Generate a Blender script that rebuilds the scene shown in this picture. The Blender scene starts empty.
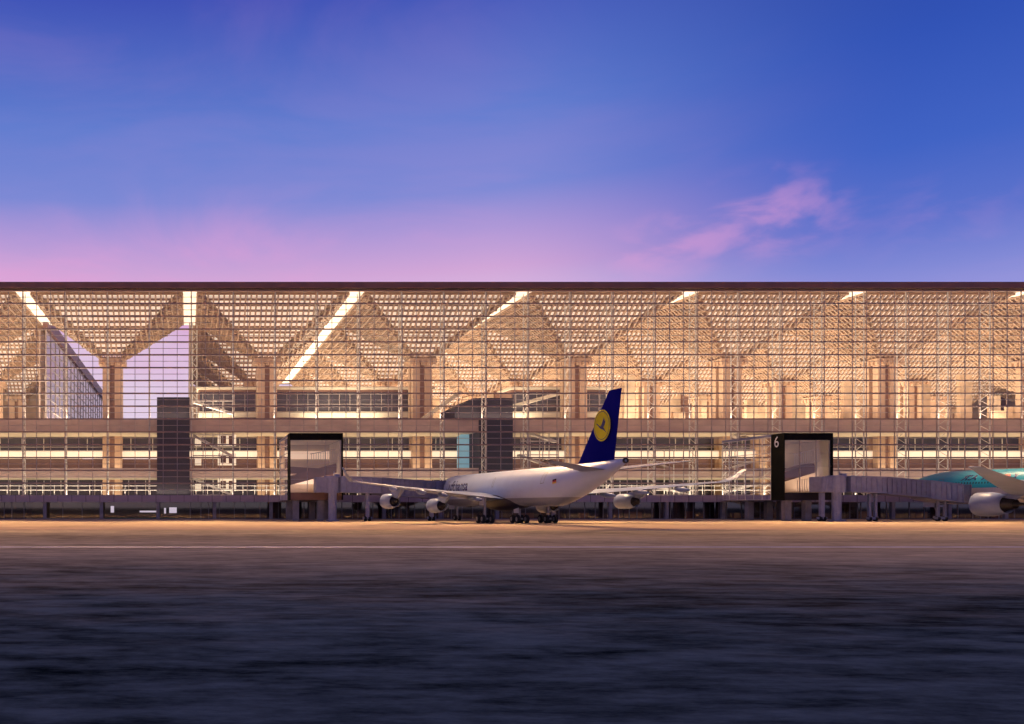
import bpy, math, random
from mathutils import Vector, Matrix
random.seed(7)
S = bpy.context.scene
COL = S.collection
H = 2.7                      # eye height (m)

# ------------------------------------------------------------------ materials
def mat(name, col, rough=0.6, metal=0.0, var=0.0, scale=1.0, emis=None, estr=0.0, bump=0.0, spec=0.5, stretch=None):
    m = bpy.data.materials.new(name); m.use_nodes = True
    nt = m.node_tree; b = nt.nodes['Principled BSDF']
    b.inputs['Base Color'].default_value = (*col, 1)
    b.inputs['Roughness'].default_value = rough
    b.inputs['Metallic'].default_value = metal
    b.inputs['Specular IOR Level'].default_value = spec
    if var > 0 or bump > 0:
        tc = nt.nodes.new('ShaderNodeTexCoord'); mp = nt.nodes.new('ShaderNodeMapping')
        if stretch: mp.inputs['Scale'].default_value = stretch
        nz = nt.nodes.new('ShaderNodeTexNoise'); nz.inputs['Scale'].default_value = scale; nz.inputs['Detail'].default_value = 5
        nt.links.new(tc.outputs['Object'], mp.inputs[0]); nt.links.new(mp.outputs[0], nz.inputs['Vector'])
        if var > 0:
            r = nt.nodes.new('ShaderNodeValToRGB')
            r.color_ramp.elements[0].position = .3; r.color_ramp.elements[1].position = .7
            r.color_ramp.elements[0].color = (*[c*(1-var) for c in col], 1)
            r.color_ramp.elements[1].color = (*[min(1, c*(1+var)) for c in col], 1)
            nt.links.new(nz.outputs['Fac'], r.inputs[0]); nt.links.new(r.outputs[0], b.inputs['Base Color'])
        if bump > 0:
            bp = nt.nodes.new('ShaderNodeBump'); bp.inputs['Strength'].default_value = bump; bp.inputs['Distance'].default_value = .05
            nt.links.new(nz.outputs['Fac'], bp.inputs['Height']); nt.links.new(bp.outputs[0], b.inputs['Normal'])
    if emis:
        b.inputs['Emission Color'].default_value = (*emis, 1); b.inputs['Emission Strength'].default_value = estr
    return m

def glass(name, tint, refl, rough=.03):
    m = bpy.data.materials.new(name); m.use_nodes = True
    nt = m.node_tree; nt.nodes.remove(nt.nodes['Principled BSDF']); out = nt.nodes['Material Output']
    t = nt.nodes.new('ShaderNodeBsdfTransparent'); t.inputs[0].default_value = (*tint, 1)
    g = nt.nodes.new('ShaderNodeBsdfGlossy'); g.inputs['Roughness'].default_value = rough; g.inputs[0].default_value = (1, 1, 1, 1)
    f = nt.nodes.new('ShaderNodeFresnel'); f.inputs[0].default_value = 1.5
    mu = nt.nodes.new('ShaderNodeMath'); mu.operation = 'MULTIPLY'; mu.inputs[1].default_value = refl
    x = nt.nodes.new('ShaderNodeMixShader')
    nt.links.new(f.outputs[0], mu.inputs[0]); nt.links.new(mu.outputs[0], x.inputs[0])
    nt.links.new(t.outputs[0], x.inputs[1]); nt.links.new(g.outputs[0], x.inputs[2]); nt.links.new(x.outputs[0], out.inputs[0])
    return m

WARM = (1.0, .66, .34)
M = dict(
 fascia=mat('dark_bronze', (.22, .10, .085), .5, var=.15, scale=.3),
 wood=mat('lattice_timber', (.42, .28, .19), .55, var=.25, scale=.35),
 wood2=mat('pale_timber', (.62, .45, .31), .6, var=.3, scale=.25),
 colw=mat('column_cladding', (.62, .43, .30), .5, var=.2, scale=.2, stretch=(3, 3, .1)),
 groove=mat('column_groove', (.34, .20, .14), .6, var=.1),
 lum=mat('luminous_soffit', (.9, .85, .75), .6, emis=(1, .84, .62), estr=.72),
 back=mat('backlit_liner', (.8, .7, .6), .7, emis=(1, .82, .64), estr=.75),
 mull=mat('bronze_mullion', (.34, .22, .18), .4, var=.1),
 mullthin=mat('grey_mullion', (.46, .37, .33), .4, var=.1),
 steel=mat('white_steel', (.72, .68, .64), .35, var=.06, scale=2),
 slab=mat('mauve_slab_cladding', (.58, .43, .37), .5, var=.12, scale=.3, stretch=(1, 1, 3)),
 cream=mat('cream_soffit', (.72, .64, .50), .7, var=.08, scale=.5),
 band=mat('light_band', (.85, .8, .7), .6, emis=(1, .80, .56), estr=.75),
 brown=mat('brown_panel', (.20, .105, .075), .5, var=.25, scale=.25),
 darkglass=mat('dark_tinted_glass', (.05, .045, .05), .12, var=.4, scale=.15),
 char=mat('charcoal_cladding', (.03, .028, .036), .6, var=.2, scale=.3, spec=.12),
 addglow=mat('added_side_glow', (.7, .66, .62), .4, var=.2, scale=.3, emis=(1, .88, .78), estr=.42),
 canopy=mat('mauve_grey_canopy', (.36, .29, .34), .45, var=.12, scale=.4),
 black=mat('black_panel', (.004, .004, .004), .7, var=.3, scale=1., spec=.1),
 conc=mat('grey_concrete', (.22, .21, .24), .7, var=.2, scale=.8, bump=.2),
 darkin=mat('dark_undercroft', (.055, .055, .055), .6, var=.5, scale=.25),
 glass=glass('curtain_wall_glass', (.93, .89, .90), 1.0),
 podglass=glass('pod_glass', (.80, .66, .65), 2.6),
 bridge=mat('slate_bridge_metal', (.25, .26, .38), .45, var=.12, scale=1.2),
 bridged=mat('dark_slate_metal', (.18, .185, .28), .45, var=.12, scale=1.2),
 tyre=mat('black_rubber', (.012, .012, .013), .8, var=.2, scale=3),
 hub=mat('hub_metal', (.35, .35, .38), .4, metal=.4, var=.1),
 gear=mat('gear_metal', (.28, .28, .32), .4, metal=.3, var=.1),
 white=mat('white_aircraft_paint', (.52, .55, .68), .4, var=.05, scale=.4, spec=.2),
 wing=mat('grey_wing_paint', (.19, .25, .43), .45, var=.08, scale=.5, spec=.15),
 wingd=mat('dark_wing_panel', (.10, .10, .13), .4, var=.1),
 nac=mat('grey_nacelle_paint', (.22, .27, .43), .4, var=.06, scale=1, spec=.15),
 exh=mat('dark_exhaust_metal', (.03, .028, .03), .4, metal=.5, var=.3, scale=2),
 fairing=mat('belly_shade_and_dark_tip', (.022, .025, .045), .5, var=.2, scale=.6),  # under-wing shade put into the belly colour; also used for dark tailplane tips
 navy=mat('navy_fin_paint', (.008, .008, .15), .4, var=.08, scale=.4, spec=0),
 yellow=mat('yellow_emblem_paint', (.78, .68, .02), .5, var=.05, spec=.15),
 lettnavy=mat('navy_lettering', (.012, .014, .14), .4, var=.05),
 red=mat('red_marking', (.5, .02, .03), .4, var=.05),
 gold=mat('gold_marking', (.7, .42, .03), .4, var=.05),
 sign=mat('pale_numeral', (.60, .60, .66), .5, var=.03),
 cyan=mat('pale_blue_lit_panel', (.3, .5, .55), .4, emis=(.30, .62, .72), estr=.42),
 screen=mat('lit_screen', (.6, .6, .7), .4, emis=(.75, .8, 1), estr=.9),
 paint=mat('pale_ground_paint', (.88, .86, .80), .6, var=.3, scale=.6, spec=.2),
 planting=mat('low_green_planting', (.05, .09, .04), .8, var=.4, scale=3),
)

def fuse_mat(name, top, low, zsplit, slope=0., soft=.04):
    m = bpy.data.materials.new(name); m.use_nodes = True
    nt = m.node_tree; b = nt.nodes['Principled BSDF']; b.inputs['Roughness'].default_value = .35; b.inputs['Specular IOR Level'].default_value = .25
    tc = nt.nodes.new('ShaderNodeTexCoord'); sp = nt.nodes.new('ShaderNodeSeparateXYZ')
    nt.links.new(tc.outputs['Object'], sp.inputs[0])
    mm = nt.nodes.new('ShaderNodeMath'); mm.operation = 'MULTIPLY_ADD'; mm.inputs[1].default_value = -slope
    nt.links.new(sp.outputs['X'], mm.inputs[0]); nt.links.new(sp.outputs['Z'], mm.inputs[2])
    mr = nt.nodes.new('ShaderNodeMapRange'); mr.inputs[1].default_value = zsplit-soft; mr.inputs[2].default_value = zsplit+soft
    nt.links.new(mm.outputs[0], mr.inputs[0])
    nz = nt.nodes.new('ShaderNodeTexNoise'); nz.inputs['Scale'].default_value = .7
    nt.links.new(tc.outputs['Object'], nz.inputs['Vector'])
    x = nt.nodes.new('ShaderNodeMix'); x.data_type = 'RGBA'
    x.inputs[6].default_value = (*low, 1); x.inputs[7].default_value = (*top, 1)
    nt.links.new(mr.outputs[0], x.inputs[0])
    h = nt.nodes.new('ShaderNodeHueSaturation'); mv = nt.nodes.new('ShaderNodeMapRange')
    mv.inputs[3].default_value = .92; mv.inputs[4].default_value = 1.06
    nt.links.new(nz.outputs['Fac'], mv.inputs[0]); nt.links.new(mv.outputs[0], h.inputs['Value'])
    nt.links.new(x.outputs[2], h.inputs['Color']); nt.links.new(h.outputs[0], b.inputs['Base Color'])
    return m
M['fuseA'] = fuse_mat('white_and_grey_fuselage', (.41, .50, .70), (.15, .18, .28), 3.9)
M['fuseB'] = fuse_mat('turquoise_and_white_fuselage', (.015, .34, .50), (.60, .58, .62), 6.0)

# ------------------------------------------------------------------ mesh builder
class MB:
    def __init__(s): s.v = []; s.f = []; s.mi = []
    def quad(s, a, b, c, d, m=0):
        i = len(s.v); s.v += [a, b, c, d]; s.f.append((i, i+1, i+2, i+3)); s.mi.append(m)
    def poly(s, pts, m=0):
        i = len(s.v); s.v += list(pts); s.f.append(tuple(range(i, i+len(pts)))); s.mi.append(m)
    def box(s, x0, x1, y0, y1, z0, z1, m=0):
        i = len(s.v)
        s.v += [(x0,y0,z0),(x1,y0,z0),(x1,y1,z0),(x0,y1,z0),(x0,y0,z1),(x1,y0,z1),(x1,y1,z1),(x0,y1,z1)]
        for q in ((3,2,1,0),(4,5,6,7),(0,1,5,4),(1,2,6,5),(2,3,7,6),(3,0,4,7)):
            s.f.append(tuple(i+k for k in q)); s.mi.append(m)
    def bar(s, p, q, w, h, m=0, up=(0,0,1)):
        p = Vector(p); q = Vector(q); d = (q-p).normalized(); u = Vector(up)
        if abs(d.dot(u)) > .99: u = Vector((0,1,0))
        r = d.cross(u).normalized(); u = r.cross(d).normalized()
        i = len(s.v)
        for c in (p, q):
            for a, b in ((-1,-1),(1,-1),(1,1),(-1,1)):
                s.v.append(tuple(c + r*a*w/2 + u*b*h/2))
        for k in ((0,1,2,3),(7,6,5,4),(0,4,5,1),(1,5,6,2),(2,6,7,3),(3,7,4,0)):
            s.f.append(tuple(i+j for j in k)); s.mi.append(m)
    def loft(s, rings, m=0, cap=True):
        i = len(s.v); n = len(rings[0])
        for r in rings: s.v += [tuple(p) for p in r]
        for k in range(len(rings)-1):
            for j in range(n):
                a = i+k*n+j; b = i+k*n+(j+1) % n
                s.f.append((a, b, b+n, a+n)); s.mi.append(m)
        if cap:
            s.f.append(tuple(i+j for j in reversed(range(n)))); s.mi.append(m)
            s.f.append(tuple(i+(len(rings)-1)*n+j for j in range(n))); s.mi.append(m)
    def tube(s, p, q, r, m=0, n=6, r2=None):
        p = Vector(p); q = Vector(q); d = (q-p).normalized(); u = Vector((0,0,1))
        if abs(d.dot(u)) > .95: u = Vector((1,0,0))
        a = d.cross(u).normalized(); b = d.cross(a).normalized(); r2 = r if r2 is None else r2
        s.loft([[c+(a*math.cos(t*2*math.pi/n)+b*math.sin(t*2*math.pi/n))*rr for t in range(n)] for c, rr in ((p, r), (q, r2))], m)
    def build(s, name, mats, parent=None, smooth=False, loc=None):
        me = bpy.data.meshes.new(name); me.from_pydata([tuple(v) for v in s.v], [], s.f)
        if not isinstance(mats, (list, tuple)): mats = [mats]
        for m in mats: me.materials.append(m)
        me.polygons.foreach_set('material_index', s.mi)
        if smooth: me.polygons.foreach_set('use_smooth', [True]*len(s.f))
        me.update()
        o = bpy.data.objects.new(name, me); COL.objects.link(o)
        if parent: o.parent = parent
        if loc: o.location = loc
        return o

def fixn(o):
    import bmesh
    bm = bmesh.new(); bm.from_mesh(o.data); bmesh.ops.remove_doubles(bm, verts=bm.verts, dist=1e-4)
    bmesh.ops.recalc_face_normals(bm, faces=bm.faces); bm.to_mesh(o.data); bm.free(); return o
def tag(o, label=None, cat=None, group=None, kind=None):
    if label: o['label'] = label
    if cat: o['category'] = cat
    if group: o['group'] = group
    if kind: o['kind'] = kind
    return o
def empty(name, loc, rz=0, label=None, cat=None, group=None):
    o = bpy.data.objects.new(name, None); COL.objects.link(o); o.location = loc; o.rotation_euler = (0, 0, rz)
    return tag(o, label, cat, group)
def copy(o, parent, loc=None):
    c = o.copy(); COL.objects.link(c); c.parent = parent
    if loc is not None: c.location = loc
    for ch in [k for k in bpy.data.objects if k.parent == o]:
        copy(ch, c)
    return c
def arealight(name, loc, sx, sy, power, col=WARM, rot=(math.pi, 0, 0), parent=None, spread=None):
    l = bpy.data.lights.new(name, 'AREA'); l.shape = 'RECTANGLE'; l.size = sx; l.size_y = sy; l.energy = power; l.color = col
    if spread: l.spread = spread
    o = bpy.data.objects.new(name, l); COL.objects.link(o); o.location = loc; o.rotation_euler = rot
    if parent: o.parent = parent
    return o

# ------------------------------------------------------------------ layout constants
YF = 184.0; P = 34.6; X0 = 0.5; FP = 34.72; XF = .78           # facade plane, bay width, bay edge
ZR = 47.3; ZT = 48.6                     # soffit and roof top
ZC = 35.6                                # column top
YC = [YF+.35+P/2+P*i for i in range(4)]       # column rows
def xc(k): return X0 + P*k + P/2
SLABF, SETB = 188.0, 203.0

T = empty('airport_terminal', (0, 0, 0), 0, 'long glass-walled airport terminal with glowing timber lattice roof standing behind the apron', 'terminal')

# ---- roof
b = MB(); XL, XR = X0-3*P, X0+7*P
b.box(XL, XR, YF-.9, YF-.45, ZR+.05, ZT)
b.box(XL, XR, YF-.447, YF+30.9, ZT-.6, ZT-.02)
b.box(XL, X0-P-.8, YF+30.9, 470, ZT-.6, ZT-.02); b.box(X0, XR, YF+30.9, 333, ZT-.6, ZT-.02)
roof = b.build('roof', M['fascia'], T)
b = MB(); b.box(XL, XR, YF-.44, YF-.25, ZR+.07, ZR+.25); b.build('eave_soffit', M['slab'], T)

# ---- lattice funnel (inverted pyramid of crossed timber ribs)
def funnel_mesh():
    b = MB(); w0 = 2.2; w1 = P/2-1.55; slope = (ZR-.5-ZC)/(w1-w0); n = 14; pitch = w1/(n+.0)
    def z(x, y): return ZC + slope*max(0, max(abs(x), abs(y))-w0)
    for k in range(-n, n+1):
        c = k*pitch
        a = max(abs(c), w0)
        for s in (0, 1):
            pts = [(-w1, z(w1, 0)), (-a, z(a, 0)), (a, z(a, 0)), (w1, z(w1, 0))]
            for (u0, z0), (u1, z1) in zip(pts[:-1], pts[1:]):
                if u1-u0 < .05: continue
                p = (c, u0, z0) if s == 0 else (u0, c, z0+.02)
                q = (c, u1, z1) if s == 0 else (u1, c, z1+.02)
                b.bar(p, q, .34, .52 if s == 0 else .46)
    # square hangers under the ribs give the surface its knobbly relief
    rr = random.Random(3)
    for i in range(-n, n):
        for j in range(-n, n):
            x = (i+.5)*pitch; y = (j+.5)*pitch
            if abs(x) > abs(y) and rr.random() < .5:
                zz = z(x, y); b.box(x-.3, x+.3, y-.3, y+.3, zz-.1-.5*rr.random(), zz+.35)
    return b, w0, w1, slope
fb, w0, w1, slope = funnel_mesh()
def liner_mesh():
    b = MB(); off = 1.25
    pts = lambda w, zz: [(-w, -w, zz), (w, -w, zz), (w, w, zz), (-w, w, zz)]
    lo = pts(w0-.2, ZC+off); hi = pts(w1-1.6, ZR-.25+.0)
    for i in range(4):
        j = (i+1) % 4
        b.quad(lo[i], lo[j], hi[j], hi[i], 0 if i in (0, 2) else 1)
    return b
def strip_mesh():    # flat luminous ridge soffit between two rows of funnels, running into the depth
    b = MB(); b.box(-1.45, 1.45, -P/2+.1, P/2-.1, ZR-.35, ZR-.1); return b
def ceil_mesh():
    b = MB(); b.box(-P/2+.02, P/2-.02, -P/2+.02, P/2-.02, ZR-.05, ZR+.1); return b
protoF = protoC = None
def column_mesh():
    b = MB()
    for sx in (-1, 1):
        for sy in (-1, 1):
            b.box(sx*1.35-.8, sx*1.35+.8, sy*1.35-.8, sy*1.35+.8, 0, ZC-.3, 0)
    b.box(-1.5, 1.5, -1.5, 1.5, 0, ZC-.25, 1)
    for i, (w, z0) in enumerate(((2.6, ZC-.9), (2.9, ZC-.45))):
        b.box(-w, w, -w, w, z0, z0+.42, 0)
    for i in range(-2, 3):
        for j in range(-2, 3):
            if abs(i) == 2 or abs(j) == 2: b.box(i*1.3-.35, i*1.3+.35, j*1.3-.35, j*1.3+.35, ZC-1.5, ZC-.1, 0)
    return b
seen = False
for r in range(4):
    for k in range(-3, 10):
        if r > 0 and k == -1: continue
        if r < 2 and k > 6: continue
        if r == 3 and k < 0: continue
        loc = (xc(k), YC[r], 0)
        if not protoF:
            protoF = fb.build('roof_lattice', M['wood'], T, loc=loc)
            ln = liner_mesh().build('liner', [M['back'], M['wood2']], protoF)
            protoC = column_mesh().build('column', [M['colw'], M['groove']], T, loc=loc)
            protoS = strip_mesh().build('ridge_light', M['lum'], T, loc=(loc[0]+P/2, loc[1], 0))
            protoP = ceil_mesh().build('ceiling', M['wood2'], T, loc=loc)
        else:
            copy(protoF, T, loc); copy(protoC, T, loc); copy(protoP, T, loc)
            if not (r > 0 and k == -2): copy(protoS, T, (loc[0]+P/2, loc[1], 0))

# ---- curtain wall: one per bay
def wall_bay():
    g = MB(); g.quad((0, 0, 4.95), (FP, 0, 4.95), (FP, 0, ZR), (0, 0, ZR))
    m = MB()
    for i in range(12):
        x = (i+0.0)*FP/12; m.box(x-.055, x+.055, -.1, .1, 4.95, ZR, 1 if i % 3 else 1)
    z = ZR-.3; i = 0
    while z > 5.1:
        m.box(0, FP, -.2, .25, z-.15, z+.13, 0)
        z2 = z-1.32
        if z2 > 5.1: m.box(0, FP, -.05, .06, z2-.05, z2+.05, 1)
        z -= 2.64
    t = MB()
    z = 5.0
    t.tube((0, .7, 4.9), (0, .7, ZR), .15); t.tube((0, 3.0, 4.9), (0, 3.0, ZR), .12)
    s = 0
    while z < ZR-1.4:
        a, c = (.7, 3.0) if s == 0 else (3.0, .7)
        t.tube((0, a, z), (0, c, z+1.32), .06, n=4); z += 1.32; s = 1-s
    return g, m, t
g, m, t = wall_bay(); first = None
for k in range(-3, 7):
    x = XF+FP*k
    if first is None:
        first = g.build('curtain_wall', M['glass'], T, loc=(x, YF, 0))
        m.build('mullion_grid', [M['mull'], M['mullthin']], first)
        tr = t.build('truss', M['steel'], first, loc=(0, 0, 0)); 
        for i in range(1, 4): copy(tr, first, (i*FP/4, 0, 0))
    else: copy(first, T, (x, YF, 0))

# ---- floors (front slab edges, cream soffits, set-back storeys)
def gap_ranges(): return [(XL, XR)]
b = MB()
for (z0, z1) in ((18.25, 20.8), (8.6, 10.7)):
    s = MB(); s.box(XL, XR, SLABF, SLABF+.5, z0, z1); s.box(XL, XR, SLABF+.503, 330, z1-.6, z1-.05)
    sl = s.build('floor_slab', M['slab'], T)
    s = MB(); s.box(XL, XR, SLABF+.51, SETB-.2, z0+.02, z0+.25); s.build('soffit', M['cream'], sl)
def storey(k):
    xa = X0+P*k; xb = xa+P
    # upper storey
    o = MB(); o.box(xa, xb, SETB, SETB+.4, 15.3, 18.2); w = o.build('window_band', M['darkglass'], T)
    o = MB()
    for i in range(7):
        x = xa+P/7*(i+.3); o.box(x-.09, x+.09, SETB-.06, SETB-.003, 15.3, 18.2)
    o.box(xa, xb, SETB-.1, SETB-.062, 16.0, 16.12)
    o.build('mullions', M['steel'], w)
    o = MB(); o.box(xa, xb, SETB-1.2, SETB-.9, 13.4, 15.2); o.build('lit_parapet', M['band'], T)
    o = MB(); o.box(xa, xb, SETB-.3, SETB+.1, 10.7, 13.35); o.build('wall_panel', M['brown'], T)
    o = MB(); o.box(xa, xb, SETB, SETB+.4, 5.0, 8.6); w = o.build('window_band', M['darkglass'], T)
    o = MB()
    for i in range(9):
        x = xa+P/9*(i+.4); o.box(x-.08, x+.08, SETB-.06, SETB-.003, 5.0, 8.5)
    o.build('mullions', M['steel'], w)
    # handrails behind the glass
    for (yy, zz) in ((SLABF-.4, 4.95), (SLABF+8, 15.3-2.2)):
        if zz > 6: continue
        o = MB()
        for i in range(14):
            x = xa+P/14*(i+.5); o.box(x-.05, x+.05, yy-.05, yy+.05, zz, zz+2.2)
        o.box(xa, xb, yy-.055, yy+.055, zz+1.0, zz+1.12); o.box(xa, xb, yy-.06, yy+.06, zz+1.9, zz+2.05)
        o.build('handrail', M['steel'], T)
for k in range(-3, 7): storey(k)

# ---- ground-floor base: canopy, glazing, piers
b = MB(); b.box(XL, XR, YF-2.2, YF-1.9, 3.5, 4.9); b.box(XL, XR, YF-1.897, YF+6, 4.4, 4.85)
cn = b.build('canopy', M['canopy'], T)
b = MB()
for i in range(int((XR-XL)/2.85)): b.box(XL+i*2.85-.04, XL+i*2.85+.04, YF-2.22, YF-2.203, 3.5, 4.9)
b.build('panel_joints', M['char'], cn)
rr = random.Random(11)
for k in range(-3, 7):
    xa = X0+P*k
    b = MB(); xs = xa
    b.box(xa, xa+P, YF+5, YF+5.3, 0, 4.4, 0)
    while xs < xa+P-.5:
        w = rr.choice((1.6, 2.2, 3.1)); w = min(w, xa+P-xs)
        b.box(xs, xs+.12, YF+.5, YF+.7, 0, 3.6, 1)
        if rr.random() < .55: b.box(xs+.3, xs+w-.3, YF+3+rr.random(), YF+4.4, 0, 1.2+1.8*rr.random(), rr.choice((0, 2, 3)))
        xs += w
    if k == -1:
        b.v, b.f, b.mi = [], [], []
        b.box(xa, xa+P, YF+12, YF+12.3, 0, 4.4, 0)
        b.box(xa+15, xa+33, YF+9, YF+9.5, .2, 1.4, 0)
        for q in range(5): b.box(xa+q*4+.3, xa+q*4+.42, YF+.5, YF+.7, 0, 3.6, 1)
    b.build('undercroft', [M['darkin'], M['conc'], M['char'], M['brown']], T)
    b = MB(); b.quad((xa, YF+.6, 0), (xa+P, YF+.6, 0), (xa+P, YF+.6, 3.6), (xa, YF+.6, 3.6)); b.build('ground_glazing', M['podglass'], T)
    for q in range(3):
        b = MB(); xx = xa+5+q*P/3; b.box(xx-.35, xx+.35, YF-1.7, YF-1.0, 0, 4.38); b.build('pier', M['conc'], T)
b = MB(); b.box(-17, -2.5, YF-.7, YF-.2, 0, .35); b.build('planting_strip', M['planting'], T)
for (x, z, w, h) in ((-16.4, 1.3, .7, 1.4), (-3.9, 1.2, 1.6, 1.2), (-5, 1.1, .4, 1.2), (-10.2, 1.35, 3.6, .35)):
    b = MB(); b.box(x, x+w, YF+7, YF+7.1, z, z+h); b.build('screen', M['screen'], T)
b = MB(); b.box(-17, -1.5, YF+4, YF+5.5, 3.6, 3.75); b.build('ceiling_light', M['band'], T)

# ---- dark lift towers
b = MB(); b.box(-6.4, .45, YF+3.4, YF+12, 4.9, 25.5)
tw = b.build('lift_tower', M['char'], T)
b = MB(); b.box(61.2, 68.1, 187.2, 199, 4.9, 25.3)
b.v += [(56.0,187.3,20.9),(61.19,187.3,20.9),(61.19,187.3,25.27),(59.9,187.3,25.27),(56.0,187.3,23.2)]; n = len(b.v)-5
b.f.append(tuple(range(n, n+5))); b.mi.append(0)
b.v += [(x, 198, z) for x, z in ((56.0,20.9),(61.19,20.9),(61.19,25.27),(59.9,25.27),(56.0,23.2))]
b.f.append(tuple(range(n+9, n+4, -1))); b.mi.append(0)
for j in range(5): b.f.append((n+j, n+5+j, n+5+(j+1) % 5, n+(j+1) % 5)); b.mi.append(0)
b.build('lift_tower', M['char'], T)
b = MB(); b.poly([(58.6,194.3,10.9),(62.6,194.3,10.9),(62.6,194.3,19.0),(60.4,194.3,18.8),(58.6,194.3,17.8)]); 
o = b.build('blue_lit_panel', M['cyan'], T); 
sm = o.modifiers.new('s', 'SOLIDIFY'); sm.thickness = .2

# ---- upper lounge block behind the columns
for (xa, xb) in ((2.5, 56.0), (74, 96)):
    b = MB(); yb = 204.5
    b.box(xa, xb, yb, yb+8, 20.8, 29.3, 0)
    lb = b.build('lounge_block', M['brown'], T)
    b = MB(); b.box(xa-.4, xb+.4, yb-.8, yb+8.4, 29.31, 29.9); b.build('cornice', M['cream'], lb)
    b = MB(); b.box(xa+.3, xb-.3, yb-.12, yb-.003, 24.4, 28.7); w = b.build('window_band', M['darkglass'], lb)
    b = MB()
    x = xa+1
    while x < xb-1: b.box(x-.06, x+.06, yb-.2, yb-.123, 24.4, 28.7); x += 2.4
    b.box(xa+.3, xb-.3, yb-.22, yb-.203, 25.9, 26.0); b.build('mullions', M['mullthin'], w)
    b = MB(); b.box(xa, xb, yb-.5, yb-.13, 22.9, 24.2); b.build('parapet', M['cream'], lb)

# ---- steel stair cages beside the towers
def cage(x0, x1, y, zs, parent=T):
    b = MB()
    n = 4
    for i in range(n+1):
        x = x0+(x1-x0)*i/n; b.tube((x, y, zs[0]), (x, y, zs[-1]), .1)
    for z in zs: b.bar((x0, y, z), (x1, y, z), .2, .22)
    for i, (a, c) in enumerate(zip(zs[:-1], zs[1:])):
        p, q = (x0, x1) if i % 2 else (x1, x0)
        if i % 2 == 0: b.bar((p, y+1.5, a), (q, y+1.5, c), 1.6, .45)
    return b.build('stair_cage', M['steel'], parent)
cage(1.2, 9.6, 190, [5, 8.6, 13.4, 17.8, 22.5, 25.0])
cage(71, 79, 190.5, [5, 8.6, 10.8, 13.6, 16.5, 19])
cage(98, 106, 187.6, [5, 7, 9.2, 12, 14.6])
cage(118, 125.5, 192, [8.8, 10.9, 14.2, 18])
for (x0, z0, x1, z1) in ((50, 20.9, 59, 27.3), (119, 10.8, 128, 17.0), (70, 24.2, 80, 26.9), (120, 17.6, 130, 12)):
    b = MB(); b.bar((x0, 193.5, z0), (x1, 193.5, z1), 2.4, .7); b.build('escalator', M['cream'], T)
# white portal rooms next to the first tower
b = MB()
for z in (6.0, 11.6, 15.8):
    b.box(6.6, 10.6, 195, 195.3, z, z+2.6, 0)
    b.box(7.2, 8.4, 194.9, 194.997, z+.5, z+2.2, 1); b.box(9.0, 10.0, 194.9, 194.997, z+.4, z+2.2, 1)
    b.box(1.6, 3.0, 195, 195.3, z, z+1.8, 0)
b.build('portal_room', [M['band'], M['brown']], T)

# ---- rear timber walls, side glazing and sloping glass gable
for k in range(0, 10):
    b = MB(); xa = X0+P*k
    b.box(xa, xa+P-.02, 331, 331.5, 0, ZR-.2, 0)
    b.box(xa+9, xa+12, 329.5, 330.99, 20, ZR-2, 1); b.box(xa+22, xa+25, 329.5, 330.99, 20, ZR-2, 1)
    b.build('rear_wall', [M['wood2'], M['brown']], T)
for k in range(-3, -1):
    b = MB(); xa = X0+P*k; b.box(xa, xa+P-.02, 290, 290.5, 0, ZR-.2, 0); b.build('rear_wall', [M['wood2']], T)
# floor-level dividing walls with tall pale panels seen behind the right-hand bays
rr = random.Random(5)
for k in range(2, 7):
    b = MB(); xa = X0+P*k
    for q in range(6):
        w = 1.2+2.2*rr.random(); x = xa+q*P/6+rr.random()*2; yy = 214+rr.random()*60
        b.box(x, x+w, yy, yy+1, 20.8, 26+9*rr.random(), 0)
    b.build('timber_screen', [M['wood2']], T)
def sidewall(x, y0, y1):
    g = MB(); g.quad((x, y0, 0), (x, y1, 0), (x, y1, ZR-.3), (x, y0, ZR-.3)); w = g.build('side_glazing', M['glass'], T)
    b = MB(); n = 12
    for i in range(n+1):
        y = y0+(y1-y0)*i/n; b.box(x-.15, x+.15, y-.15, y+.15, 0, ZR-.3)
    for j in range(16): b.box(x-.1, x+.1, y0, y1, 3+j*2.8, 3.15+j*2.8)
    b.build('mullion_grid', M['mullthin'], w)
    b = MB()
    for dx in (0, 1.1):
        b.tube((x+.7+dx, y0, 0), (x+.7+dx, y0, ZR-.3), .16)
    z = 1
    while z < ZR-3: b.tube((x+.7, y0, z), (x+1.8, y0, z+1.3), .08, n=4); b.tube((x+1.8, y0, z+1.3), (x+.7, y0, z+2.6), .08, n=4); z += 2.6
    b.build('truss', M['steel'], w)
sidewall(X0-.02, 216, 331)
sw = MB(); sw.quad((X0-P, 215.4, 20.9), (X0-P, 470, 20.9), (X0-P, 470, ZR), (X0-P, 215.4, ZR)); w_ = sw.build('side_glazing', M['glass'], T)
b = MB()
for i in range(34):
    y = 215.5+i*7.7; b.box(X0-P-.15, X0-P+.15, y-.12, y+.12, 20.9, ZR)
    b.bar((X0-P-.2, y, 20.9), (X0-P-.2, y+7.7, 34), .3, .3); b.bar((X0-P-.2, y, 34), (X0-P-.2, y+7.7, 20.9), .3, .3)
for j in range(10): b.box(X0-P-.12, X0-P+.12, 215.5, 470, 21+j*2.64, 21.16+j*2.64)
b.build('mullion_grid', M['mullthin'], w_)
b = MB(); b.box(X0-P-2.0, X0-P-1.6, 217, 470, 20.9, ZR-1.7); b.build('inner_wall', M['slab'], T)
b = MB(); b.box(X0-P-.7, X0-P+.5, 215, 470, ZR-1.6, ZT+.02); b.build('verge', M['fascia'], T)
b = MB(); b.box(-33.5, -.2, 215.5, 216.2, 18, 21.9); b.build('terrace_upstand', M['slab'], T)

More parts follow.
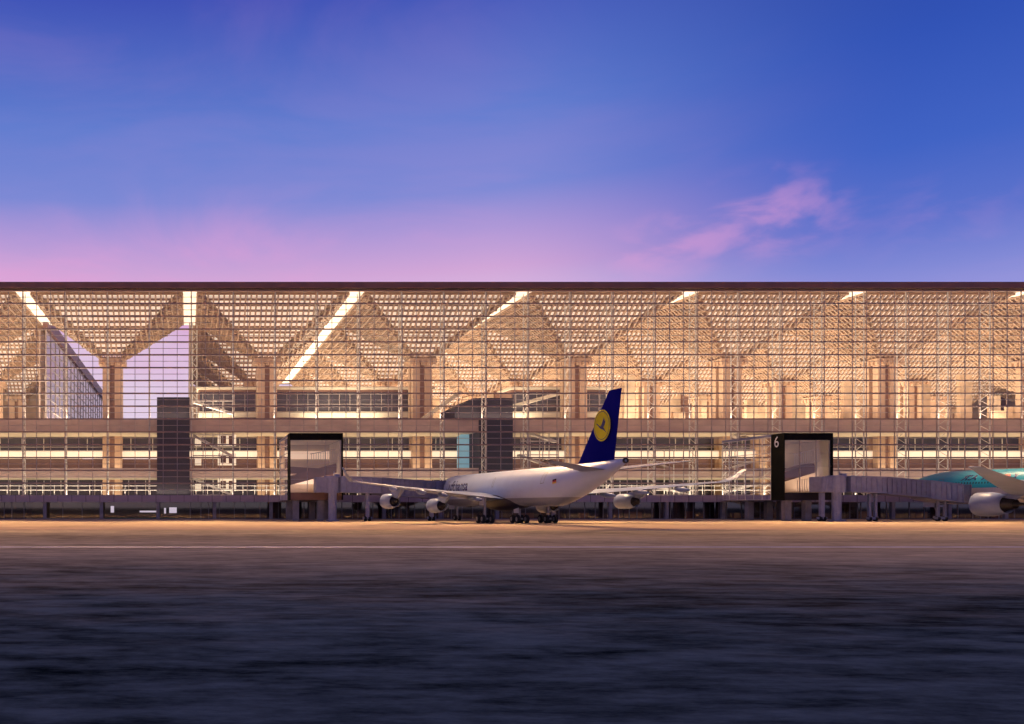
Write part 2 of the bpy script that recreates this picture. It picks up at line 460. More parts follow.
# ---- interior lamps (uplighters on the floors, hidden behind the slab edges)
for r in range(4):
    for k in range(-3, 7):
        if r > 0 and k == -1: continue
        if r > 1 and k < 0: continue
        for dx in (0,):
            arealight('uplighter', (X0+P*k+P, YC[r], 21.6), 18, 22, 8200 if r == 0 else 13500, col=(1, .88, .62), parent=T)
for k in range(-3, 7):
    for (z, p) in ((11.2, 1300), (5.2, 900)):
        arealight('floor_uplighter', (X0+P*k+P/2, 197, z), P-3, 5, p, col=(1, .80, .50), parent=T)

for k in range(-3, 7):  # added fill, hidden from view, to brighten slab fronts and trusses
    arealight('added_facade_fill', (X0+P*k+P/2, 186.6, 5.1), P-1, .8, 1300, col=(1, .86, .62), parent=T)
    arealight('added_facade_fill', (X0+P*k+P/2, 186.4, 21.0), P-1, .8, 1500, col=(1, .76, .52), parent=T)

# ------------------------------------------------------------------ gate houses (glass pods)
def gate(x0, x1, label, number, pier_x):
    y0, y1, z0, z1 = 162.5, 181.5, 3.8, 15.96
    g = empty('gate_house', ((x0+x1)/2, y0, 0), 0, label, 'gate house', 'glass gate houses in front of the terminal')
    cx = (x0+x1)/2; a, c = x0-cx, x1-cx; dy = y1-y0
    b = MB(); b.box(a, c, -.02, .4, z1-1.25, z1); b.box(c-.25, c+.02, 0, .4, z0, z1-1.253)
    b.box(c-.2, c, .403, dy, z1-1.2, z1-.403)
    b.build('roof_frame', M['black'], g)
    b = MB(); b.box(a, c, .403, dy, z1-.4, z1-.01); b.build('roof_slab', M['bridge'], g)
    b = MB(); b.box(a-.03, a+.12, -.03, 3.6, z0-.05, z1+.01); sp = b.build('side_panel', M['black'], g)
    b = MB(); b.quad((a+.12, .2, z0+1.4), (c-.25, .2, z0+1.4), (c-.25, .2, z1-1.25), (a+.12, .2, z1-1.25)); gl = b.build('front_glazing', M['podglass'], g)
    b = MB()
    for i in range(1, 3): x = a+(c-a)*i/3; b.box(x-.05, x+.05, .1, .3, z0+1.4, z1-1.25)
    for i in range(1, 4): z = z0+1.4+(z1-1.25-z0-1.4)*i/4; b.box(a+.12, c-.25, .12, .28, z-.02, z+.02)
    b.build('mullions', M['mullthin'], gl)
    b = MB(); b.quad((a+.02, 3.6, z0), (a+.02, dy, z0), (a+.02, dy, z1-.4), (a+.02, 3.6, z1-.4)); sg = b.build('side_glazing', M['podglass'], g)
    b = MB()
    for i in range(6): y = 3.7+(dy-3.7)*i/6; b.box(a-.03, a+.1, y-.06, y+.06, z0, z1-.4)
    for i in range(9): z = z0+i*1.45; b.box(a-.04, a+.08, 3.6, dy, z, z+.1)
    b.build('mullions', M['steel'], sg)
    b = MB(); b.box(a+.13, a+.2, 3.7, dy, z0+1.4, z1-1.5); b.build('added_glow_panel', M['addglow'], g)  # added panel whose emission stands in for a bright interior behind the side glazing
    b = MB(); b.quad((c-.02, .4, z0), (c-.02, dy, z0), (c-.02, dy, z1-1.3), (c-.02, .4, z1-1.3)); b.build('side_glazing', M['podglass'], g)
    b = MB(); b.box(a+.13, c-.26, .05, dy, z0, z0+1.35); b.build('floor', M['brown'] if number is None else M['char'], g)
    # ramps and landings inside
    b = MB(); b.bar((a+.3, 6, 7.4), (c-.4, 6, 9.8), 4, 1.7); b.bar((a+.3, 10, 9.6), (c-.4, 10, 9.1), 4, 1.3, 0); b.build('ramp', M['brown'], g)
    b = MB(); b.box(a+.2, c-.4, 13, 13.3, z0+1.4, z1-1.3, 0); b.box(a+.2, c-.4, 12.7, 12.98, 11.9, 13.4, 1); b.box(a+.2, c-.4, 12.7, 12.98, 7.0, 8.0, 1); b.build('rear_lining', [M['cream'], M['band']], g)
    b = MB()
    for i in range(12): x = a+(c-a)*(.45+.045*i); b.box(x-.05, x+.05, 3, 3.1, 10.2+i*.07, 12.3+i*.1, 0)
    for i in range(9): x = a+(c-a)*(.5+.05*i); b.box(x-.05, x+.05, 3, 3.1, z0+1.4, z0+3.6+i*.1, 0)
    b.bar((a+(c-a)*.42, 3.05, 10.2), (c-.4, 3.05, 11.0), .12, .14); b.bar((a+(c-a)*.42, 3.05, 12.3), (c-.4, 3.05, 13.3), .12, .14)
    b.build('balustrade', M['steel'], g)
    b = MB(); b.box(c-.5, c-.3, .5, 12.6, z0+1.4, z1-1.3); b.box(a+.3, c-.6, .5, 12.5, z1-1.3, z1-1.15); b.build('lining', M['cream'], g)
    arealight('pod_lamp', (0, 7, 5.4), 6, 8, 700, col=(1, .8, .62), parent=g)
    for (x, y) in ((a+1.2, 1.2), (a+1.2, 12), (c-4.0, 1.2), (c-1.5, 12), (c-4.0, 12)):
        b = MB(); b.box(x-.55, x+.55, y-.55, y+.55, 0, z0-.06); b.build('pier', M['conc'], g)
    if number:
        text_on(number, 2.9, lambda u, v: (a-.06, 2.75-u, z1-2.45+v), M['sign'], sp, 'numeral')
    return g

def text_mesh(s, size, shear=0, bold=.0):
    cu = bpy.data.curves.new('txt', 'FONT'); cu.body = s; cu.size = size; cu.shear = shear; cu.offset = bold; cu.resolution_u = 3
    o = bpy.data.objects.new('txt', cu); COL.objects.link(o)
    dg = bpy.context.evaluated_depsgraph_get(); dg.update()
    me = bpy.data.meshes.new_from_object(o.evaluated_get(dg))
    bpy.data.objects.remove(o); bpy.data.curves.remove(cu)
    return me
def text_on(s, size, fn, m, parent, name='lettering', shear=0, bold=0.0, mirror=False):
    me = text_mesh(s, size, shear, bold)
    w = max(v.co.x for v in me.vertices)
    # subdivide long faces so the lettering follows curved skin
    for v in me.vertices:
        u = (w-v.co.x) if mirror else v.co.x
        v.co = Vector(fn(u, v.co.y))
    me.materials.clear(); me.materials.append(m)
    o = bpy.data.objects.new(name, me); COL.objects.link(o); o.parent = parent
    sm = o.modifiers.new('s', 'SOLIDIFY'); sm.thickness = .02; sm.offset = 0
    return o

gate(18.6, 28.25, 'left glass gate house with black top band, no number, by the white airliner', None, 0)
gate(108.4, 117.3, 'tall glass gate house with black side panel bearing the number 6', '6', 0)

# ------------------------------------------------------------------ boarding bridges
def bridge(name, base, path, label, legs, cab, box):
    """path: list of (x, y, zbottom, width, height); sections telescope."""
    t = empty(name, base, 0, label, 'boarding bridge', 'boarding bridges between gate houses and aircraft')
    L = lambda p: (p[0]-base[0], p[1]-base[1], p[2])
    # rotunda
    (bx, by, bz, br, bh) = box
    c = L((bx, by, bz)); b = MB(); n = 14
    ring = lambda z, r: [(c[0]+r*math.cos(2*math.pi*i/n), c[1]+r*math.sin(2*math.pi*i/n), z) for i in range(n)]
    b.loft([ring(bz, br), ring(bz+bh-.3, br), ring(bz+bh-.3, br+.15), ring(bz+bh, br+.1)])
    b.box(c[0]-br-1.6, c[0]-.3, c[1]-.9, c[1]+2.4, bz+.1, bz+bh-.2)
    for i in range(5): b.box(c[0]-br-1.5+i*.5, c[0]-br-1.4+i*.5, c[1]-.98, c[1]-.9, bz+.1, bz+bh-.2)
    b.tube((c[0]+.3, c[1]-.5, bz+bh), (c[0]+.3, c[1]-.5, bz+bh+.8), .08); b.box(c[0]+.5, c[0]+1.3, c[1]-.8, c[1], bz+bh, bz+bh+.35)
    b.build('rotunda', M['bridge'], t)
    b = MB(); b.tube((c[0]+.1, c[1], 0), (c[0]+.1, c[1], bz), .75, n=12); b.box(c[0]-.9, c[0]+1.1, c[1]-1, c[1]+1, 0, .25); b.build('pillar', M['bridge'], t)
    for i, (p, q, w, h) in enumerate(path):
        b = MB(); P0 = Vector(L(p)); P1 = Vector(L(q)); d = (P1-P0); ln = d.length; dn = d.normalized(); up = Vector((0, 0, 1))
        b.bar(P0+up*h/2, P1+up*h/2, w, h)
        side = dn.cross(up).normalized(); k = int(ln/.95)
        for j in range(k+1):
            cpt = P0+dn*(ln*j/max(k, 1))
            for s in (-1, 1):
                b.bar(cpt+side*s*(w/2+.06)+up*.08, cpt+side*s*(w/2+.06)+up*(h-.08), .14, .2, up=tuple(dn))
        for s in (-1, 1):
            b.bar(P0+side*s*(w/2+.08)+up*.1, P1+side*s*(w/2+.08)+up*.1, .2, .3)
            b.bar(P0+side*s*(w/2+.08)+up*(h-.05), P1+side*s*(w/2+.08)+up*(h-.05), .2, .25)
        b.build('tunnel', M['bridge'] if i != 1 else M['bridged'], t)
    for (x, y, zt, sp) in legs:
        l = L((x, y, 0)); b = MB()
        if sp > 0:
            for s in (-1, 1):
                b.bar((l[0]+s*sp, l[1], .5), (l[0]+s*sp, l[1], zt), .42, .42)
            b.bar((l[0]-sp-.3, l[1], .55), (l[0]+sp+.3, l[1], .55), .7, .5); b.bar((l[0]-sp, l[1], zt-.9), (l[0]+sp, l[1], zt-.9), .3, .3)
        else: b.bar((l[0], l[1], .5), (l[0], l[1], zt), .65, .65); b.bar((l[0]-.8, l[1], .55), (l[0]+.8, l[1], .55), .5, .4)
        lg = b.build('support_leg', M['bridge'], t)
        for s in (-1, 1):
            b = MB(); xx = l[0]+s*(max(sp, .35)); b.tube((xx-.22, l[1], .45), (xx+.22, l[1], .45), .45, n=14); b.build('wheel', M['tyre'], lg)
    p, q = cab
    b = MB(); P0 = Vector(L(p)); P1 = Vector(L(q)); b.bar(P0+Vector((0,0,1.6)), P1+Vector((0,0,1.6)), 3.6, 3.3)
    d = (P1-P0).normalized(); 
    for j in range(4): b.bar(P1+d*(.15+.3*j)+Vector((0,0,.1)), P1+d*(.15+.3*j)+Vector((0,0,3.3)), 3.9-.1*j, .12, up=tuple(d))
    b.build('cab', M['bridged'], t)
    return t
bridge('boarding_bridge', (25.6, 158.6, 0), [((26.6, 158.8, 5.2), (34.5, 161.8, 5.0), 2.9, 2.7), ((34.3, 161.7, 4.75), (45.0, 165.9, 4.2), 3.3, 3.0)],
       'slate grey jet bridge from the left gate house to the nose of the white airliner',
       [(32.3, 160.6, 5.0, 0), (44.6, 163.5, 4.3, 0)], ((44.6, 165.8, 4.1), (46.2, 166.8, 4.1)), (25.6, 158.6, 5.0, 1.3, 3.0))
bridge('boarding_bridge', (115.5, 158.6, 0), [((116.6, 158.8, 5.25), (123.6, 159.5, 5.0), 2.9, 2.75), ((123.4, 159.5, 4.85), (132.0, 160.6, 4.2), 3.2, 2.95), ((131.8, 160.6, 4.05), (138.2, 161.5, 3.4), 3.5, 3.15)],
       'slate grey jet bridge from gate 6 to the turquoise airliner',
       [(122.2, 159.6, 4.9, .55), (112.9, 159.2, 5.1, 0), (135.6, 160.9, 3.6, .65)], ((138.0, 161.6, 3.3), (140.6, 163.4, 3.3)), (115.0, 158.6, 5.1, 1.5, 3.0))

# ------------------------------------------------------------------ aircraft
# local frame: x = aft from nose, y = port(+) ... world mapping by root rotation; here local y>0 is PORT side
def ringf(a, cz, rz_, ry, n=36):
    return [(a, ry*math.cos(2*math.pi*i/n), cz+rz_*math.sin(2*math.pi*i/n)) for i in range(n)]
def section(le, chord, y, z, th, n=10, twist=0.):
    # closed airfoil outline in x/z, at spanwise station y
    up = []; lo = []
    for i in range(n+1):
        t = i/n; x = .5*(1-math.cos(math.pi*t))
        yt = 5*th*(.2969*math.sqrt(x)-.126*x-.3516*x*x+.2843*x**3-.1036*x**4)
        up.append((le+x*chord, y, z+yt*chord*1.1+twist*(x-.4)*chord)); lo.append((le+x*chord, y, z-yt*chord*.7+twist*(x-.4)*chord))
    return up+lo[::-1][1:-1]
def surf(name, secs, m, parent):
    b = MB(); b.loft(secs); o = fixn(b.build(name, m, parent, smooth=True))
    return o
def lathe(name, prof, cy, cz, m, parent, n=28, smooth=True, mi=None):
    b = MB()
    rings = [[(a, cy+r*math.cos(2*math.pi*i/n), cz+r*math.sin(2*math.pi*i/n)) for i in range(n)] for a, r in prof]
    b.loft(rings, 0, cap=False)
    return b.build(name, m, parent, smooth=smooth)

def airliner(name, nose, theta, label, cfg):
    # forward = (-sin th, cos th); aft = (sin th, -cos th); local x->aft, local y->starboard*-1 so that frame is right-handed
    r = empty(name, (nose[0], nose[1], 0), math.atan2(-math.cos(theta), math.sin(theta)), label, 'airliner')
    # rotation maps local x to aft; local y = aft rotated +90deg = (cos th, sin th) = STARBOARD
    L = cfg['len']; R = cfg['r']; cz = cfg['cz']; tz = cfg['tail_z']; nz = cz-cfg['nose_drop']
    st = []
    for i in range(17):
        t = i/16; a = cfg['nose_len']*t**1.6 + .02
        f = math.sqrt(max(0, 1-(1-min(1, a/cfg['nose_len']))**2.0))**.95
        st.append((a, nz+(cz-nz)*f, max(.05, R*f), max(.05, R*f)))
    ta = cfg['taper']
    st.append((ta*.6+cfg['nose_len']*.4, cz, R, R)); st.append((ta, cz, R, R))
    for i in range(1, 15):
        t = i/14; a = ta+(L-ta)*t; rr_ = R*(1-t**1.55)*.92+.08*R*(1-t)+.28
        rr_ = min(rr_, R); top = cz+R-(cz+R-tz-.35)*t**2.6
        st.append((a, top-rr_, rr_, rr_*(.97)))
    b = MB(); b.loft([ringf(*s[:2], s[2], s[3]) for s in st]); fu = b.build('fuselage', cfg['fmat'], r, smooth=True)
    def skin(a):        # centre z and radius of the body at station a
        for s0, s1 in zip(st[:-1], st[1:]):
            if s0[0] <= a <= s1[0]:
                t = (a-s0[0])/(s1[0]-s0[0]); return s0[1]+(s1[1]-s0[1])*t, s0[2]+(s1[2]-s0[2])*t
        return st[-1][1], st[-1][2]
    def onskin(a, s, port=True, off=.03):  # s = arc length above the waterline
        c, rr_ = skin(a); ph = s/max(rr_, .3); y = (rr_+off)*math.cos(ph)
        return (a, -y if port else y, c+(rr_+off)*math.sin(ph))
    # APU exhaust
    lathe('tail_exhaust', [(L-.1, .34), (L+.25, .30), (L+.25, .22), (L-.3, .2), (L-.3, .0)], 0, st[-1][1], M['exh'], fu, 14)
    # windows, doors
    if cfg.get('windows'):
        for side in (True, False):
            b = MB(); a = cfg['nose_len']+1.5
            while a < ta+7:
                q = [onskin(a+dx, s, side, .015) for dx, s in ((0, .55), (.22, .55), (.22, .88), (0, .88))]
                b.poly(q if side else q[::-1]); a += .55
            b.build('cabin_windows', M['char'], fu)
    for (a0, z0, w, h) in cfg['doors']:
        b = MB(); e = .07
        for (p0, p1, q0, q1) in ((a0, a0+w, z0, z0+e), (a0, a0+w, z0+h-e, z0+h), (a0, a0+e, z0+e, z0+h-e), (a0+w-e, a0+w, z0+e, z0+h-e)):
            n = 6
            for i in range(n):
                s0 = q0+(q1-q0)*i/n; s1 = q0+(q1-q0)*(i+1)/n
                b.poly([onskin(p0, s0), onskin(p1, s0), onskin(p1, s1), onskin(p0, s1)])
        b.build('door', M['wingd'], fu)
    b = MB(); 
    for side in (1, -1):
        for i in range(3):
            a0 = 1.7+i*.55; q = [onskin(a0+dx, s, side == 1, .03) for dx, s in ((0, .75), (.48, .8), (.48, 1.35), (.12, 1.2))]; b.poly(q)
    b.build('cockpit_windows', M['black'], fu)
    # belly fairing
    fa, fb_ = cfg['fairing']
    b = MB(); n = 24; rings = []
    for i in range(13):
        t = i/12; e = max(.12, math.sin(math.pi*t))**.45; a = fa+(fb_-fa)*t
        rings.append([(a, (R*1.02*e)*math.cos(2*math.pi*j/n)*(1.0 if math.sin(2*math.pi*j/n) < 0 else .97), cz-R*.55+(R*.72*e)*math.sin(2*math.pi*j/n)) for j in range(n)])
    b.loft(rings); b.build('belly_fairing', cfg['fairmat'], r, smooth=True)
    # wings
    W = cfg['wing']
    for s in (-1, 1):
        secs = [section(le, ch, s*y, z, th, twist=-.03) for (y, le, ch, z, th) in W]
        wg = surf('wing', secs, cfg['wmat'], r)
        if cfg.get('winglet'):
            secs = [section(le, ch, s*y, z, th) for (y, le, ch, z, th) in cfg['winglet']]
            surf('winglet', secs, M['wing'], wg)
        for (y, a0, a1, z) in cfg['fairs']:
            b = MB(); n = 8; rg = []
            for i in range(9):
                t = i/8; e = max(.05, math.sin(math.pi*t))**.7
                rg.append([(a0+(a1-a0)*t, s*y+.26*e*math.cos(2*math.pi*j/n), z-.1+.42*e*math.sin(2*math.pi*j/n)-.25*t) for j in range(n)])
            b.loft(rg); b.build('flap_fairing', M['wing'], wg, smooth=True)
        for (y, a0, ln, z, rad, core) in cfg['engines']:
            en = lathe('engine', [(a0+.9, rad*.80), (a0+.15, rad*.86), (a0, rad*.92), (a0+.12, rad*.98), (a0+ln*.3, rad), (a0+ln*.55, rad*.97), (a0+ln, rad*.74), (a0+ln, rad*.70), (a0+ln-.9, rad*.68)], s*y, z, M['nac'], r)
            lathe('intake_fan', [(a0+.9, rad*.80), (a0+.95, rad*.25), (a0+.5, .02)], s*y, z, M['exh'], en)
            lathe('exhaust', [(a0+ln-.9, rad*.69), (a0+ln-.85, rad*.52), (a0+ln+core*.35, rad*.40), (a0+ln+core*.35, rad*.34), (a0+ln, rad*.30), (a0+ln+core, .03)], s*y, z, M['exh'], en)
            zw = None
            for w0_, w1_ in zip(W[:-1], W[1:]):
                if w0_[0] <= y <= w1_[0]:
                    t = (y-w0_[0])/(w1_[0]-w0_[0]); zw = w0_[3]+(w1_[3]-w0_[3])*t; lw = w0_[1]+(w1_[1]-w0_[1])*t
            b = MB(); b.loft([[(a0+1.2, s*y-.16, z+rad*.8), (a0+1.2, s*y+.16, z+rad*.8), (a0+ln+1.4, s*y+.16, z+rad*.35), (a0+ln+1.4, s*y-.16, z+rad*.35)],
                              [(lw-.4, s*y-.16, zw), (lw-.4, s*y+.16, zw), (lw+3.5, s*y+.16, zw-.1), (lw+3.5, s*y-.16, zw-.1)]])
            b.build('pylon', M['nac'], en)
        secs = [section(le, ch, s*y, z, th) for (y, le, ch, z, th) in cfg['tailplane']]
        tp = surf('tailplane', secs, cfg['wmat'], r)
        y, le, ch, z, th = cfg['tailplane'][-1]
        surf('tip_cap', [section(le+.05, ch*.98, s*(y+.0), z, th*1.6), section(le+.4, ch*.8, s*(y+.45), z+.03, th*1.5)], M['fairing'], tp)
    # fin
    F = cfg['fin']     # (z, le, chord, thickness)
    secs = []
    for (z, le, ch, th) in F:
        sc = section(le, ch, 0, 0, th); secs.append([(p[0], p[2]*1.0, z) for p in sc])
    b = MB(); b.loft(secs); fin = fixn(b.build('tail_fin', cfg['finmat'], r, smooth=True))
    # landing gear
    for (a, y, n_ax, two, top) in cfg['gear']:
        b = MB(); b.tube((a, y, .7), (a, y, top), .2, n=8); b.tube((a, y, 1.6), (a-1.3, y, top), .11, n=6)
        if n_ax > 1: b.bar((a-.95, y, .72), (a+.95, y, .72), .22, .24)
        gr = b.build('landing_gear', M['gear'], r)
        rad = .68 if n_ax > 1 else .52; hw = .7 if n_ax > 1 else .38
        for i in range(n_ax):
            ax = a if n_ax == 1 else a-.95+1.9*i/(n_ax-1)
            for s in (-1, 1):
                b = MB(); n = 20; ys = y+s*hw
                prof = [(-.22, rad*.55), (-.22, rad*.86), (-.15, rad), (.15, rad), (.22, rad*.86), (.22, rad*.55)]
                b.loft([[(ax+rr2*math.cos(2*math.pi*j/n), ys+yy, rad+rr2*math.sin(2*math.pi*j/n)) for j in range(n)] for yy, rr2 in prof])
                wl = b.build('wheel', M['tyre'], gr)
                b = MB(); b.loft([[(ax+rr2*math.cos(2*math.pi*j/n), ys+yy, rad+rr2*math.sin(2*math.pi*j/n)) for j in range(n)] for yy, rr2 in ((-.235, rad*.5), (.235, rad*.5))]); b.build('rim', M['hub'], wl)
        if n_ax == 1 or a > 10:
            b = MB(); b.box(a-.9, a+.9, y+.5*(1 if y >= 0 else -1), y+.56*(1 if y >= 0 else -1), top-1.4, top+.1) if n_ax > 1 else b.box(a-2.2, a+.2, y-.7, y-.65, top-1.1, top); b.build('gear_door', M['white'], gr)
    return r, fu, fin, onskin, skin

A = dict(len=63.3, r=2.85, cz=5.5, tail_z=8.2, nose_drop=1.0, nose_len=8.0, taper=42, fmat=M['fuseA'], wmat=M['wing'], fairing=(18.5, 38), fairmat=M['fairing'], windows=False,
  doors=[(9.0, -.3, .95, 2.0), (29.5, .2, .6, 1.6), (46.5, .3, .9, 1.7)],
  wing=[(1.5, 20.5, 12.6, 4.0, .13), (2.9, 21.2, 12.0, 4.05, .125), (10, 26.5, 7.6, 4.7, .11), (19.3, 33.4, 4.9, 5.45, .10), (28.3, 38.9, 2.6, 6.35, .09)],
  winglet=[(28.3, 39.0, 2.5, 6.35, .09), (29.1, 40.3, 2.1, 6.9, .08), (30.1, 42.0, 1.1, 8.2, .07)],
  fairs=[(7.0, 30, 36.2, 4.0), (13, 33, 38.0, 4.6), (17, 35.2, 40, 5.0), (22, 38, 42, 5.4)],
  engines=[(9.5, 20.8, 4.6, 2.75, 1.22, 1.1), (19.4, 27.6, 4.6, 3.45, 1.22, 1.1)],
  tailplane=[(.6, 54, 6.2, 7.3, .1), (1.6, 54.8, 5.6, 7.4, .1), (8.9, 60.4, 2.2, 8.3, .09)],
  fin=[(7.6, 50.0, 11.0, .09), (8.6, 51.9, 8.9, .09), (17.3, 59.5, 3.0, .08)], finmat=M['navy'],
  gear=[(6.7, 0, 1, 2, 3.2), (32.6, -5.2, 2, 2, 4.2), (33.6, -.1, 2, 2, 3.0), (32.6, 4.9, 2, 2, 4.2)])
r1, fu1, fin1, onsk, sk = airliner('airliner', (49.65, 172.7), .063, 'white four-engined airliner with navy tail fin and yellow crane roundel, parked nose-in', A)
# roundel with crane on both sides of the fin
def fin_y(side, off): return side*(.30+off)
for side in (-1, 1):
    def disc(rad0, rad1, m, off, name, n=40):
        b = MB()
        for i in range(n):
            t0, t1 = 2*math.pi*i/n, 2*math.pi*(i+1)/n
            P4 = lambda rr_, t: (58.35+rr_*math.cos(t), fin_y(side, off), 13.0+rr_*math.sin(t))
            if rad0 <= 0: b.poly([P4(0, 0), P4(rad1, t0), P4(rad1, t1)])
            else: b.quad(P4(rad0, t0), P4(rad1, t0), P4(rad1, t1), P4(rad0, t1))
        return b.build(name, m, fin1)
    disc(0, 2.02, M['yellow'], 0, 'roundel'); disc(1.74, 1.82, M['lettnavy'], .02, 'roundel_ring')
    # stylised flying crane: body with raised wings, neck and trailing legs
    cr = [(-1.45, .42), (-.95, .30), (-.55, .02), (-.25, -.05), (.05, .30), (.30, .75), (.38, 1.15), (.55, .70), (.72, 1.0), (.74, .52), (.95, .62), (.72, .12), (.42, -.22), (.75, -.55), (1.25, -1.05), (.55, -.62), (.10, -.45), (-.35, -.35), (-.75, -.05)]
    b = MB(); b.poly([(58.35+x*.98, fin_y(side, .03), 12.95+z*.98) for x, z in cr]); b.build('crane_emblem', M['lettnavy'], fin1)
# titles near the nose and flag by the tail
text_on('Lufthansa', 2.7, lambda u, v: onsk(8.6+u*1.02, -.1+v, True, .03), M['lettnavy'], fu1, 'title_lettering', bold=.02)
for i, m in enumerate((M['black'], M['red'], M['gold'])):
    b = MB(); s0 = -.1+.2*(2-i); b.poly([onsk(49.5, s0), onsk(50.4, s0), onsk(50.4, s0+.2), onsk(49.5, s0+.2)]); b.build('flag_stripe', m, fu1)

B = dict(len=70, r=3.15, cz=6.2, tail_z=8.0, nose_drop=1.2, nose_len=10.5, taper=48, fmat=M['fuseB'], wmat=M['wing'], fairing=(22, 42), fairmat=M['white'], windows=True,
  doors=[(9.5, -.3, 1.0, 2.0), (21, -.3, 1.0, 2.0)],
  wing=[(1.5, 23.5, 15, 3.9, .13), (3.2, 24.8, 14, 4.0, .12), (10.5, 29.2, 9.2, 4.9, .11), (22, 36.6, 5.2, 6.8, .10), (30.4, 41.7, 2.2, 8.6, .09)],
  fairs=[(8, 36, 41, 5.2), (14, 37, 42, 6.0), (19, 38, 43, 6.6)],
  engines=[(9.7, 23.8, 5.0, 3.0, 2.1, 3.8)],
  tailplane=[(.6, 60, 7, 7.0, .1), (10.5, 67, 2.6, 8.2, .09)],
  fin=[(8.0, 55, 12, .09), (18.4, 65, 4, .08)], finmat=M['fuseB'],
  gear=[(6.3, 0, 1, 2, 3.6), (36, -5.5, 3, 2, 4.4), (36, 5.5, 3, 2, 4.4)])
r2, fu2, fin2, onsk2, sk2 = airliner('airliner', (145.0, 180.0), .09, 'turquoise topped wide-body airliner behind the right jet bridge, cut by the frame edge', B)
def fit(txt, a0, a1, size, sh=-.3):
    me = text_mesh(txt, size, sh, .03); w = max(v.co.x for v in me.vertices)
    text_on(txt, size, lambda u, v: onsk2(a0+u/w*(a1-a0), 1.25+v, True, .03), M['lettnavy'], fu2, 'title_lettering', shear=sh, bold=.03, mirror=True)
fit('AIR', 13.9, 16.8, 1.6); fit('REAN', 17.8, 21.6, 1.6); fit('K', 23.0, 24.0, 1.6)
def blob(a, s, r_, m, name, half=None):
    b = MB(); n = 20
    pts = [onsk2(a+r_*math.cos(2*math.pi*i/n), s+r_*math.sin(2*math.pi*i/n), True, .06) for i in range(n)]
    if half == 1: pts = pts[:n//2+1]
    if half == 2: pts = pts[n//2:]+[pts[0]]
    b.poly(pts); return b.build(name, m, fu2)
blob(22.3, 1.8, .62, M['red'], 'emblem_half', 1); blob(22.3, 1.8, .62, M['lettnavy'], 'emblem_half', 2)

